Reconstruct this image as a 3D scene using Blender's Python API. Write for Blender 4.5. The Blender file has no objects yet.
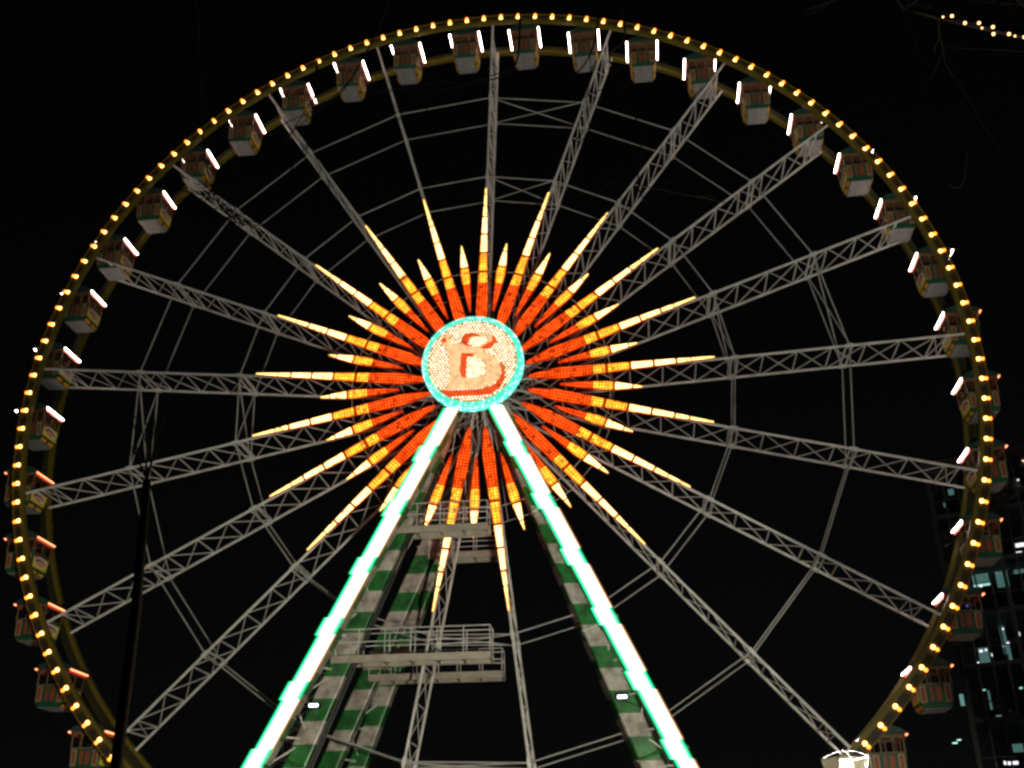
import bpy, bmesh, math, random
from math import sin, cos, pi, radians, sqrt, hypot, atan2
from mathutils import Vector, Matrix, Euler

random.seed(7)
sc = bpy.context.scene
COL = sc.collection
HZ = 28.0            # height of the wheel's axle above the ground
W = 2.404            # distance between the two wheel planes
R = 25.0
PH = radians(1.568)  # rotation of the wheel
N = 21

# ------------------------------------------------------------------ materials
def newmat(name):
    m = bpy.data.materials.new(name); m.use_nodes = True
    nt = m.node_tree
    for n in list(nt.nodes): nt.nodes.remove(n)
    out = nt.nodes.new('ShaderNodeOutputMaterial')
    return m, nt, out

def paint(name, col, rough=0.5, metal=0.0, dirt=0.25, scale=3.0, dirtcol=None, spec=0.4):
    m, nt, out = newmat(name)
    b = nt.nodes.new('ShaderNodeBsdfPrincipled')
    b.inputs['Roughness'].default_value = rough
    b.inputs['Metallic'].default_value = metal
    b.inputs['Specular IOR Level'].default_value = spec
    tc = nt.nodes.new('ShaderNodeTexCoord')
    no = nt.nodes.new('ShaderNodeTexNoise')
    no.inputs['Scale'].default_value = scale
    no.inputs['Detail'].default_value = 5
    rp = nt.nodes.new('ShaderNodeValToRGB')
    d = dirtcol or tuple(c * 0.45 for c in col)
    rp.color_ramp.elements[0].position = 0.32
    rp.color_ramp.elements[1].position = 0.62
    e0 = tuple(c * (1 - dirt) + k * dirt for c, k in zip(col, d))
    rp.color_ramp.elements[0].color = (*e0, 1)
    rp.color_ramp.elements[1].color = (*col, 1)
    nt.links.new(tc.outputs['Object'], no.inputs['Vector'])
    nt.links.new(no.outputs['Fac'], rp.inputs['Fac'])
    nt.links.new(rp.outputs['Color'], b.inputs['Base Color'])
    nt.links.new(b.outputs['BSDF'], out.inputs['Surface'])
    return m

def lamp(name, col, strength):
    m, nt, out = newmat(name)
    e = nt.nodes.new('ShaderNodeEmission')
    e.inputs['Color'].default_value = (*col, 1)
    e.inputs['Strength'].default_value = strength
    nt.links.new(e.outputs['Emission'], out.inputs['Surface'])
    return m

def bulb_panel(name, lit, gap, strength, pitch=0.13, dead=0.06, vary=0.5):
    """a panel of small lamps in rows: each lamp glows, the board between them glows less, a few are out"""
    m, nt, out = newmat(name)
    L = nt.links.new
    tc = nt.nodes.new('ShaderNodeTexCoord')
    info = nt.nodes.new('ShaderNodeObjectInfo')
    sca = nt.nodes.new('ShaderNodeVectorMath'); sca.operation = 'SCALE'
    sca.inputs['Scale'].default_value = 1.0 / pitch
    L(tc.outputs['Object'], sca.inputs[0])
    mul = nt.nodes.new('ShaderNodeVectorMath'); mul.operation = 'MULTIPLY'
    mul.inputs[1].default_value = (1, 0, 1)
    L(sca.outputs[0], mul.inputs[0])
    fr = nt.nodes.new('ShaderNodeVectorMath'); fr.operation = 'FRACTION'
    L(mul.outputs[0], fr.inputs[0])
    fl = nt.nodes.new('ShaderNodeVectorMath'); fl.operation = 'FLOOR'
    L(mul.outputs[0], fl.inputs[0])
    di = nt.nodes.new('ShaderNodeVectorMath'); di.operation = 'DISTANCE'
    di.inputs[1].default_value = (0.5, 0, 0.5)
    L(fr.outputs[0], di.inputs[0])
    mr = nt.nodes.new('ShaderNodeMapRange')
    mr.inputs['From Min'].default_value = 0.18; mr.inputs['From Max'].default_value = 0.52
    mr.inputs['To Min'].default_value = 1; mr.inputs['To Max'].default_value = 0
    L(di.outputs['Value'], mr.inputs['Value'])
    mix = nt.nodes.new('ShaderNodeMix'); mix.data_type = 'RGBA'
    mix.inputs['A'].default_value = (*gap, 1); mix.inputs['B'].default_value = (*lit, 1)
    L(mr.outputs['Result'], mix.inputs['Factor'])
    wn = nt.nodes.new('ShaderNodeTexWhiteNoise'); wn.noise_dimensions = '4D'
    L(fl.outputs[0], wn.inputs['Vector']); L(info.outputs['Random'], wn.inputs['W'])
    gt = nt.nodes.new('ShaderNodeMapRange')
    gt.inputs['From Min'].default_value = dead; gt.inputs['From Max'].default_value = dead + 0.02
    gt.inputs['To Min'].default_value = 0.4; gt.inputs['To Max'].default_value = 1.0
    L(wn.outputs['Value'], gt.inputs['Value'])
    vr = nt.nodes.new('ShaderNodeTexNoise'); vr.inputs['Scale'].default_value = 3.2; vr.inputs['Detail'].default_value = 2
    vr.noise_dimensions = '4D'
    L(tc.outputs['Object'], vr.inputs['Vector']); 
    wm = nt.nodes.new('ShaderNodeMath'); wm.operation = 'MULTIPLY'; wm.inputs[1].default_value = 37.0
    L(info.outputs['Random'], wm.inputs[0]); L(wm.outputs[0], vr.inputs['W'])
    vm = nt.nodes.new('ShaderNodeMapRange')
    vm.inputs['From Min'].default_value = 0.3; vm.inputs['From Max'].default_value = 0.7
    vm.inputs['To Min'].default_value = 1 - vary; vm.inputs['To Max'].default_value = 1 + 0.4 * vary
    L(vr.outputs['Fac'], vm.inputs['Value'])
    p1 = nt.nodes.new('ShaderNodeMath'); p1.operation = 'MULTIPLY'
    L(gt.outputs['Result'], p1.inputs[0]); L(vm.outputs['Result'], p1.inputs[1])
    p2 = nt.nodes.new('ShaderNodeMath'); p2.operation = 'MULTIPLY'; p2.inputs[1].default_value = strength
    L(p1.outputs[0], p2.inputs[0])
    e = nt.nodes.new('ShaderNodeEmission')
    L(mix.outputs['Result'], e.inputs['Color']); L(p2.outputs[0], e.inputs['Strength'])
    L(e.outputs['Emission'], out.inputs['Surface'])
    return m

def striped(name, phase):
    """green and white bands painted round the beam, one pair every 1.95 m of height"""
    m, nt, out = newmat(name)
    L = nt.links.new
    b = nt.nodes.new('ShaderNodeBsdfPrincipled'); b.inputs['Roughness'].default_value = 0.38
    tc = nt.nodes.new('ShaderNodeTexCoord')
    sp = nt.nodes.new('ShaderNodeSeparateXYZ'); L(tc.outputs['Object'], sp.inputs[0])
    ma = nt.nodes.new('ShaderNodeMath'); ma.operation = 'MULTIPLY_ADD'
    ma.inputs[1].default_value = 1 / 1.95; ma.inputs[2].default_value = phase
    L(sp.outputs['Z'], ma.inputs[0])
    fr = nt.nodes.new('ShaderNodeMath'); fr.operation = 'FRACT'; L(ma.outputs[0], fr.inputs[0])
    gt = nt.nodes.new('ShaderNodeMath'); gt.operation = 'GREATER_THAN'; gt.inputs[1].default_value = 0.5
    L(fr.outputs[0], gt.inputs[0])
    no = nt.nodes.new('ShaderNodeTexNoise'); no.inputs['Scale'].default_value = 2.2; no.inputs['Detail'].default_value = 6
    L(tc.outputs['Object'], no.inputs['Vector'])
    rg = nt.nodes.new('ShaderNodeValToRGB')
    rg.color_ramp.elements[0].position = 0.35; rg.color_ramp.elements[0].color = (0.006, 0.07, 0.012, 1)
    rg.color_ramp.elements[1].position = 0.65; rg.color_ramp.elements[1].color = (0.016, 0.19, 0.03, 1)
    rw = nt.nodes.new('ShaderNodeValToRGB')
    rw.color_ramp.elements[0].position = 0.32; rw.color_ramp.elements[0].color = (0.20, 0.175, 0.14, 1)
    rw.color_ramp.elements[1].position = 0.6; rw.color_ramp.elements[1].color = (0.46, 0.43, 0.37, 1)
    L(no.outputs['Fac'], rg.inputs['Fac']); L(no.outputs['Fac'], rw.inputs['Fac'])
    mx = nt.nodes.new('ShaderNodeMix'); mx.data_type = 'RGBA'
    L(gt.outputs[0], mx.inputs['Factor']); L(rg.outputs['Color'], mx.inputs['A']); L(rw.outputs['Color'], mx.inputs['B'])
    L(mx.outputs['Result'], b.inputs['Base Color'])
    L(b.outputs['BSDF'], out.inputs['Surface'])
    return m

def glassy(name, tint, gloss=0.15, rough=0.03):
    m, nt, out = newmat(name)
    t = nt.nodes.new('ShaderNodeBsdfTransparent'); t.inputs['Color'].default_value = (*tint, 1)
    g = nt.nodes.new('ShaderNodeBsdfGlossy'); g.inputs['Roughness'].default_value = rough
    g.inputs['Color'].default_value = (0.9, 0.95, 1, 1)
    fz = nt.nodes.new('ShaderNodeFresnel'); fz.inputs['IOR'].default_value = 1.5
    mr = nt.nodes.new('ShaderNodeMath'); mr.operation = 'ADD'; mr.inputs[1].default_value = gloss; mr.use_clamp = True
    mx = nt.nodes.new('ShaderNodeMixShader')
    nt.links.new(fz.outputs[0], mr.inputs[0]); nt.links.new(mr.outputs[0], mx.inputs['Fac'])
    nt.links.new(t.outputs[0], mx.inputs[1]); nt.links.new(g.outputs[0], mx.inputs[2])
    nt.links.new(mx.outputs[0], out.inputs['Surface'])
    return m

M = {}
M['truss'] = paint('truss_grey_white', (0.76, 0.75, 0.70), 0.42, 0, 0.45, 1.3, (0.27, 0.26, 0.23))
M['rod'] = paint('rod_grey', (0.46, 0.455, 0.43), 0.45, 0, 0.5, 0.7)
M['rim_web'] = paint('rim_web_olive', (0.022, 0.022, 0.007), 0.6, 0, 0.4, 1.6)
M['rim'] = paint('rim_olive_yellow', (0.115, 0.092, 0.006), 0.5, 0, 0.5, 1.6, (0.12, 0.11, 0.02))
M['drum'] = paint('hub_dark', (0.10, 0.08, 0.06), 0.5, 0, 0.4)
M['board'] = lamp('ray_fringe_glow', (0.55, 0.03, 0.003), 0.6)  # red fringe of light round the rays, put into the board as a glow
M['stripe0'] = striped('stripe_paint', 0.0)
M['stripe1'] = striped('stripe_paint_shifted', 0.5)
M['stripe2'] = striped('stripe_paint_quarter', 0.22)
M['steel'] = paint('platform_steel', (0.42, 0.38, 0.30), 0.5, 0, 0.5, 2.0)
M['dark'] = paint('dark_metal', (0.02, 0.02, 0.02), 0.5, 0, 0.3)
M['red_panel'] = bulb_panel('red_lamps', (1.0, 0.100, 0.007), (0.34, 0.008, 0.001), 2.3, pitch=0.165, dead=0.05, vary=0.6)
M['yellow_panel'] = bulb_panel('yellow_lamps', (1.0, 0.62, 0.05), (0.85, 0.16, 0.006), 2.4, pitch=0.165, dead=0.05, vary=0.6)
M['white_panel'] = bulb_panel('white_lamps', (1.0, 0.80, 0.42), (1.0, 0.50, 0.11), 3.6, pitch=0.14, dead=0.03, vary=0.4)
M['tip_panel'] = bulb_panel('tip_lamps', (1.0, 0.86, 0.36), (0.95, 0.55, 0.10), 3.2, pitch=0.12, dead=0.04, vary=0.5)
M['bulb_warm'] = lamp('rim_bulb_warm', (1.0, 0.44, 0.10), 8.0)
M['bulb_orange'] = lamp('rim_bulb_orange', (1.0, 0.24, 0.025), 4.5)
M['neon'] = lamp('neon_white_pink', (1.0, 0.76, 0.66), 24.0)
M['neon_salmon'] = lamp('neon_salmon', (1.0, 0.30, 0.12), 4.0)
M['strip_core'] = lamp('strip_white', (0.90, 1.0, 0.90), 3.2)
M['strip_mint'] = lamp('strip_mint', (0.62, 1.0, 0.78), 2.2)
M['strip_green_halo'] = lamp('strip_green_halo', (0.0, 0.85, 0.26), 2.6)  # halo beside the strip lamps, put into glowing edge bands
M['strip_pale_halo'] = lamp('strip_pale_green_halo', (0.45, 1.0, 0.62), 1.6)
M['strip_dim_halo'] = lamp('strip_dim_green_halo', (0.0, 0.55, 0.15), 0.9)
M['strip_cream_fringe'] = lamp('strip_cream_fringe', (1.0, 0.85, 0.62), 1.5)
M['strip_amber_fringe'] = lamp('strip_amber_fringe', (0.80, 0.30, 0.08), 0.5)
M['cream_bulb'] = lamp('sign_bulb_cream', (1.0, 0.90, 0.68), 1.9)
M['field'] = paint('sign_field_ochre', (0.62, 0.33, 0.10), 0.6, 0, 0.3)
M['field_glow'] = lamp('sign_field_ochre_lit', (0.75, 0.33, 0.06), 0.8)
M['letter'] = bulb_panel('letter_lamps', (1.0, 0.76, 0.44), (1.0, 0.46, 0.16), 1.2, pitch=0.11, dead=0.0, vary=0.4)
M['shadow'] = bulb_panel('letter_red_lamps', (1.0, 0.15, 0.025), (0.80, 0.05, 0.01), 1.1, pitch=0.11, dead=0.03, vary=0.25)
M['turq'] = lamp('turquoise_bulb', (0.11, 1.0, 0.66), 1.5)
M['turq_pale'] = lamp('pale_turquoise_bulb', (0.45, 1.0, 0.85), 1.9)
M['turq_board'] = lamp('turquoise_board', (0.0, 0.42, 0.30), 0.7)
M['g_green'] = paint('gondola_green', (0.012, 0.085, 0.045), 0.4, 0, 0.4, 3)
M['g_roof'] = paint('gondola_roof_teal', (0.02, 0.065, 0.055), 0.45, 0, 0.4, 3)
M['g_brown'] = paint('gondola_ceiling_brown', (0.15, 0.065, 0.033), 0.6, 0, 0.5, 2.5)
M['g_frame'] = paint('gondola_frame', (0.20, 0.13, 0.065), 0.5, 0, 0.4, 6)
M['g_cream'] = paint('gondola_cream', (0.36, 0.28, 0.14), 0.5, 0, 0.4, 6)
M['g_red'] = paint('gondola_brick_red', (0.30, 0.06, 0.022), 0.5, 0, 0.4, 5)
M['g_floor'] = paint('gondola_floor_grey', (0.34, 0.335, 0.33), 0.5, 0, 0.5, 2.2)
M['g_orange'] = paint('gondola_orange', (0.85, 0.36, 0.03), 0.5, 0, 0.3, 6)
M['g_yellow'] = paint('gondola_yellow', (0.88, 0.72, 0.05), 0.5, 0, 0.3, 6)
M['g_purple'] = paint('gondola_purple', (0.30, 0.03, 0.12), 0.5, 0, 0.3, 6)
M['g_white'] = paint('gondola_white', (0.75, 0.70, 0.62), 0.5, 0, 0.3, 6)
M['g_trim'] = paint('gondola_trim_red', (0.50, 0.07, 0.04), 0.5, 0, 0.3, 4)
M['bark'] = paint('bark_dark', (0.0016, 0.0013, 0.0010), 1.0, 0, 0.4, 9, spec=0.0)
M['facade'] = paint('facade_dark', (0.03, 0.03, 0.03), 0.5, 0.0, 0.4, 0.6)
M['slab'] = paint('floor_slab', (0.10, 0.10, 0.10), 0.7, 0, 0.4, 1)
M['pane'] = glassy('facade_glass', (0.70, 0.76, 0.76), 0.05, 0.02)
M['lantern_glass'] = glassy('lantern_glass', (0.97, 0.95, 0.88), 0.0, 0.08)
M['iron'] = paint('cast_iron_black', (0.02, 0.022, 0.02), 0.45, 0, 0.3, 6)
M['soot'] = paint('sooty_black', (0.004, 0.004, 0.004), 0.9, 0, 0.3, 6, spec=0.0)
M['asphalt'] = paint('asphalt', (0.05, 0.05, 0.05), 0.85, 0, 0.5, 0.8)
M['paving'] = paint('paving', (0.12, 0.115, 0.105), 0.8, 0, 0.5, 1.2)
M['flood'] = lamp('flood_lens', (0.72, 0.74, 1.0), 5.0)
M['win_teal'] = lamp('win_teal', (0.45, 0.85, 0.76), 2.0)
M['win_dim'] = lamp('win_dim', (0.17, 0.34, 0.30), 0.8)
M['win_white'] = lamp('win_white', (1.0, 0.82, 0.94), 3.2)
M['win_blue'] = lamp('win_blue', (0.08, 0.16, 1.0), 2.5)
M['win_mint'] = lamp('win_mint', (0.62, 1.0, 0.88), 1.6)
M['tree_bulb'] = lamp('string_bulb', (1.0, 0.48, 0.18), 5.0)

# ------------------------------------------------------------------ mesh builder
class MB:
    def __init__(s):
        s.v = []; s.f = []; s.m = []; s.cur = 0
    def add(s, vs, fs):
        o = len(s.v); s.v += [tuple(v) for v in vs]
        for f in fs:
            s.f.append(tuple(i + o for i in f)); s.m.append(s.cur)
    def box(s, c, d, rot=None):
        x, y, z = d[0] / 2, d[1] / 2, d[2] / 2
        vs = [Vector((i * x, j * y, k * z)) for i in (-1, 1) for j in (-1, 1) for k in (-1, 1)]
        if rot is not None: vs = [rot @ v for v in vs]
        c = Vector(c)
        s.add([v + c for v in vs], [(0, 1, 3, 2), (4, 6, 7, 5), (0, 4, 5, 1), (2, 3, 7, 6), (0, 2, 6, 4), (1, 5, 7, 3)])
    def hexa(s, lo, hi):      # two quads (lists of 4 points) joined
        s.add(list(lo) + list(hi), [(3, 2, 1, 0), (4, 5, 6, 7), (0, 1, 5, 4), (1, 2, 6, 5), (2, 3, 7, 6), (3, 0, 4, 7)])
    def beam(s, p, q, w, d, side=(0, 1, 0)):   # rectangular beam from p to q: d along 'side', w across
        p, q = Vector(p), Vector(q); a = (q - p).normalized()
        y = Vector(side); y = (y - a * y.dot(a)).normalized(); x = a.cross(y)
        def ring(c): return [c + x * (i * w / 2) + y * (j * d / 2) for i, j in ((-1, -1), (1, -1), (1, 1), (-1, 1))]
        s.hexa(ring(p), ring(q))
    def tube(s, p, q, r, n=6, r2=None):
        p, q = Vector(p), Vector(q); a = (q - p).normalized()
        u = a.orthogonal().normalized(); w = a.cross(u); r2 = r if r2 is None else r2
        vs = []
        for c, rr in ((p, r), (q, r2)):
            for i in range(n):
                t = 2 * pi * i / n; vs.append(c + u * (cos(t) * rr) + w * (sin(t) * rr))
        fs = [(i, (i + 1) % n, n + (i + 1) % n, n + i) for i in range(n)]
        fs += [tuple(range(n - 1, -1, -1)), tuple(range(n, 2 * n))]
        s.add(vs, fs)
    def curve(s, pts, rad, k=5):      # Catmull-Rom through the points
        P_, R_ = [], []; E = [pts[0]] + pts + [pts[-1]]
        for i in range(len(pts) - 1):
            a, b, c, d = E[i], E[i + 1], E[i + 2], E[i + 3]
            for j in range(k):
                t = j / k
                P_.append(0.5 * (2 * b + (c - a) * t + (2 * a - 5 * b + 4 * c - d) * t * t + (3 * b - a - 3 * c + d) * t ** 3))
                R_.append(rad[i] + (rad[i + 1] - rad[i]) * t)
        return P_ + [pts[-1]], R_ + [rad[-1]]
    def path(s, pts, rad, n=6, soft=False):   # tapering tube through points
        pts = [Vector(p) for p in pts]; vs = []; rad = list(rad)
        if soft and len(pts) > 2: pts, rad = s.curve(pts, rad)
        u = None
        for i, p in enumerate(pts):
            a = (pts[min(i + 1, len(pts) - 1)] - pts[max(i - 1, 0)]).normalized()
            u = a.orthogonal().normalized() if u is None else (u - a * u.dot(a)).normalized()
            w = a.cross(u)
            for k in range(n):
                t = 2 * pi * k / n; vs.append(p + (u * cos(t) + w * sin(t)) * rad[i])
        fs = []
        for i in range(len(pts) - 1):
            for k in range(n):
                fs.append((i * n + k, i * n + (k + 1) % n, (i + 1) * n + (k + 1) % n, (i + 1) * n + k))
        fs += [tuple(range(n - 1, -1, -1)), tuple(range((len(pts) - 1) * n, len(pts) * n))]
        s.add(vs, fs)
    def prism(s, poly, y0, y1):   # polygon of (x,z) between two y
        n = len(poly)
        vs = [(x, y0, z) for x, z in poly] + [(x, y1, z) for x, z in poly]
        s.add(vs, [tuple(range(n)), tuple(range(2 * n - 1, n - 1, -1))] + [(i, n + i, n + (i + 1) % n, (i + 1) % n) for i in range(n)])
    def ball(s, c, r, seg=8, ring=5):
        c = Vector(c); vs = [c + Vector((0, 0, r))]
        for i in range(1, ring):
            t = pi * i / ring
            for k in range(seg):
                a = 2 * pi * k / seg; vs.append(c + Vector((sin(t) * cos(a) * r, sin(t) * sin(a) * r, cos(t) * r)))
        vs.append(c - Vector((0, 0, r))); L = len(vs) - 1
        fs = [(0, 1 + k, 1 + (k + 1) % seg) for k in range(seg)]
        for i in range(ring - 2):
            for k in range(seg):
                a = 1 + i * seg + k; b = 1 + i * seg + (k + 1) % seg
                fs.append((a, a + seg, b + seg, b))
        o = 1 + (ring - 2) * seg
        fs += [(L, o + (k + 1) % seg, o + k) for k in range(seg)]
        s.add(vs, fs)
    def build(s, name, mats, parent=None, smooth=False, bevel=0):
        me = bpy.data.meshes.new(name)
        me.from_pydata(s.v, [], s.f)
        mats = mats if isinstance(mats, (list, tuple)) else [mats]
        for m in mats: me.materials.append(m)
        if len(mats) > 1: me.polygons.foreach_set('material_index', s.m)
        bm = bmesh.new(); bm.from_mesh(me)
        bmesh.ops.recalc_face_normals(bm, faces=bm.faces)
        bm.to_mesh(me); bm.free()
        if smooth:
            me.polygons.foreach_set('use_smooth', [True] * len(me.polygons))
        me.update()
        o = bpy.data.objects.new(name, me); COL.objects.link(o)
        if parent: o.parent = parent
        if bevel:
            b = o.modifiers.new('bevel', 'BEVEL'); b.width = bevel; b.segments = 2; b.limit_method = 'ANGLE'
        return o

def empty(name, loc, label=None, cat=None, group=None, kind=None):
    o = bpy.data.objects.new(name, None); COL.objects.link(o); o.location = loc
    o.empty_display_size = 0.3
    tag(o, label, cat, group, kind); return o
def tag(o, label=None, cat=None, group=None, kind=None):
    if label: o['label'] = label
    if cat: o['category'] = cat
    if group: o['group'] = group
    if kind: o['kind'] = kind
    return o
def dup(o, parent):
    c = o.copy(); COL.objects.link(c); c.parent = parent
    for ch in list(o.children): dup(ch, c)
    return c

# ------------------------------------------------------------------ camera
CAM = Vector((7.642, -50.132, HZ - 24.344))
RIGHT = Vector((0.9925914939938474, 0.12127148415816724, -0.0074399718505929885))
UP = Vector((0.05910862182261374, -0.42848266273462865, 0.9016145399016554))
FWD = Vector((-0.10615223444324409, 0.895374689650047, 0.43247643664919905))
FOC = 1068.694514
cam = bpy.data.cameras.new('camera'); co = bpy.data.objects.new('camera', cam); COL.objects.link(co)
mw = Matrix.Identity(4)
for i in range(3):
    mw[i][0] = RIGHT[i]; mw[i][1] = UP[i]; mw[i][2] = -FWD[i]; mw[i][3] = CAM[i]
co.matrix_world = mw
cam.sensor_width = 36; cam.lens = FOC / 1024 * 36; cam.clip_end = 3000; cam.clip_start = 0.1
cam.dof.use_dof = False
sc.camera = co
def at_y(x, y, Y):        # the point in the vertical plane y = Y seen at a pixel of the photograph
    d = RIGHT * ((x - 512) / FOC) + UP * (-(y - 384) / FOC) + FWD
    return CAM + d * ((Y - CAM.y) / d.y)
def at_d(x, y, dist):
    d = (RIGHT * ((x - 512) / FOC) + UP * (-(y - 384) / FOC) + FWD).normalized()
    return CAM + d * dist

# ------------------------------------------------------------------ sky, light
w = bpy.data.worlds.new('World'); sc.world = w; w.use_nodes = True
nt = w.node_tree
bg = nt.nodes['Background']; sky = nt.nodes.new('ShaderNodeTexSky'); sky.sky_type = 'NISHITA'; sky.sun_disc = False
SUN_EL, SUN_ROT = radians(12), radians(188)
sky.sun_elevation = SUN_EL; sky.sun_rotation = SUN_ROT
hs = nt.nodes.new('ShaderNodeHueSaturation'); hs.inputs['Saturation'].default_value = 0.25
nt.links.new(sky.outputs[0], hs.inputs['Color'])
nt.links.new(hs.outputs[0], bg.inputs['Color']); bg.inputs['Strength'].default_value = 0.0004
sun = bpy.data.lights.new('sun', 'SUN'); so = bpy.data.objects.new('sun', sun); COL.objects.link(so)
sun.energy = 0.06; sun.angle = radians(0.5); sun.color = (1.0, 0.93, 0.82)
dirv = Vector((sin(SUN_ROT) * cos(SUN_EL), cos(SUN_ROT) * cos(SUN_EL), sin(SUN_EL)))
so.rotation_euler = dirv.to_track_quat('Z', 'Y').to_euler()

# ------------------------------------------------------------------ ground
g = MB(); g.add([(-900, -900, 0), (900, -900, 0), (900, 900, 0), (-900, 900, 0)], [(0, 1, 2, 3)])
tag(g.build('ground', M['asphalt']), 'dark asphalt ground under the wheel', None, None, 'structure')

# ------------------------------------------------------------------ the wheel
wheel = empty('ferris_wheel', (0, 0, HZ), 'giant white-spoked wheel with olive rims, bulbs and a red and yellow light star', 'ferris wheel')

def rot_copy(o, parent, a):
    c = o.copy(); COL.objects.link(c); c.parent = parent; c.rotation_euler = (0, a, 0); return c

def rim_mesh(y0, y1, ri, ro, n=168):
    b = MB()
    for i in range(n):
        a0, a1 = 2 * pi * i / n, 2 * pi * (i + 1) / n
        lo = [(sin(a0) * r, y, cos(a0) * r) for r, y in ((ri, y0), (ro, y0), (ro, y1), (ri, y1))]
        hi = [(sin(a1) * r, y, cos(a1) * r) for r, y in ((ri, y0), (ro, y0), (ro, y1), (ri, y1))]
        b.add(lo + hi, [(j, (j + 1) % 4, 4 + (j + 1) % 4, 4 + j) for j in range(4)])
    # joint plates
    for i in range(N * 2):
        a = PH + 2 * pi * (i + 0.5) / (N * 2) + radians(2.1)
        c = Vector((sin(a), 0, cos(a))) * ((ri + ro) / 2)
        b.box((c.x, (y0 + y1) / 2, c.z), (0.14, (y1 - y0) + 0.03, (ro - ri) + 0.03), Euler((0, a, 0)).to_matrix())
    # thin lip at the outer edge
    return b
def hoop(b, y0, y1, ri, ro, n=168):
    for i in range(n):
        a0, a1 = 2 * pi * i / n, 2 * pi * (i + 1) / n
        lo = [(sin(a0) * r, y, cos(a0) * r) for r, y in ((ri, y0), (ro, y0), (ro, y1), (ri, y1))]
        hi = [(sin(a1) * r, y, cos(a1) * r) for r, y in ((ri, y0), (ro, y0), (ro, y1), (ri, y1))]
        b.add(lo + hi, [(j, (j + 1) % 4, 4 + (j + 1) % 4, 4 + j) for j in range(4)])
def make_rim(name, face):        # a box girder with a thinner outer rail and a dark web between
    yc = -0.17 if face < 0 else W + 0.17
    b = rim_mesh(yc - .15, yc + .14, 24.80, 25.00)
    hoop(b, yc - .10 if face < 0 else yc + .02, yc - .02 if face < 0 else yc + .10, 25.36, 25.42)
    o = b.build(name, M['rim'], wheel)
    b = MB(); y0 = yc + .02 if face < 0 else yc - .06
    hoop(b, y0, y0 + .04, 24.998, 25.362)
    for i in range(N * 14):
        a = PH + 2 * pi * (i + .5) / (N * 14); c = Vector((sin(a), 0, cos(a))) * 25.18
        b.box((c.x, yc - .06 if face < 0 else yc + .06, c.z), (.04, .05, .362), Euler((0, a, 0)).to_matrix())
    b.build('rim_web', M['rim_web'], o)
    return o
front_rim = make_rim('front_rim', -1)
rear_rim = make_rim('rear_rim', 1)

# bulbs on the front rim: pairs, seven to each spoke bay
def pix(p):
    d = Vector(p) - CAM; z = d.dot(FWD)
    return 512 + FOC * d.dot(RIGHT) / z, 384 - FOC * d.dot(UP) / z, z
proto_b = MB()
proto_b.cur = 0; proto_b.ball((0, -0.30, 25.09), 0.108)
proto_b.cur = 1; proto_b.ball((0, -0.30, 25.29), 0.092)
proto_b.cur = 2; proto_b.box((0, -0.23, 25.18), (0.10, 0.05, 0.34))
pb = proto_b.build('rim_bulb', [M['bulb_warm'], M['bulb_orange'], M['dark']], front_rim, smooth=True)
angs = [PH + 2 * pi / N * (k + (i + 0.5) / 7) for k in range(N) for i in range(7)]
def seen(a):
    x, y, z = pix((sin(a) * 25.1, -0.4, HZ + cos(a) * 25.1))
    return -5 < x < 1029 and -5 < y < 773, z
vis = sorted([a for a in angs if seen(a)[0]], key=lambda a: seen(a)[1])[:100]
for i, a in enumerate(vis):
    if i == 0: pb.rotation_euler = (0, a, 0)
    else: rot_copy(pb, front_rim, a)
rest = MB()
for a in angs:
    if a in vis: continue
    m3 = Euler((0, a, 0)).to_matrix()
    rest.cur = 0; rest.ball(m3 @ Vector((0, -0.30, 25.09)), 0.108)
    rest.cur = 1; rest.ball(m3 @ Vector((0, -0.30, 25.29)), 0.092)
    rest.cur = 2; rest.box(m3 @ Vector((0, -0.23, 25.18)), (0.10, 0.05, 0.34), m3)
tag(rest.build('rim_bulb_rest', [M['bulb_warm'], M['bulb_orange'], M['dark']], front_rim, smooth=True), kind='stuff')

# spokes: a ladder of two chords, front and rear, with crossed bracing
RINGS = (13.3, 19.1)
s = MB()
s.tube((0, 0, 0.9), (0, 0, 24.81), 0.068, 8); s.tube((0, W, 0.9), (0, W, 24.81), 0.068, 8)
posts = [24.0, 23.35]
r = 23.35
while r > 2.6:
    r -= 1.72; posts.append(r)
for r in posts: s.tube((0, 0, r), (0, W, r), 0.036, 6)
for r0, r1 in zip(posts, posts[1:]):
    rr = 0.027
    s.tube((0.03, 0, r0), (0.03, W, r1), rr, 5); s.tube((-0.03, W, r0), (-0.03, 0, r1), rr, 5)
for r in RINGS:
    s.tube((0, 0, r + 0.16), (0, W, r + 0.16), 0.05, 6); s.tube((0, 0, r - 0.16), (0, W, r - 0.16), 0.05, 6)
    for y in (0, W): s.box((0, y, r), (0.17, 0.17, 0.38))
sp = s.build('spoke', M['truss'], wheel, smooth=False)
for k in range(N):
    a = PH + 2 * pi * k / N
    if k == 0: sp.rotation_euler = (0, a, 0)
    else: rot_copy(sp, wheel, a)

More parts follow.
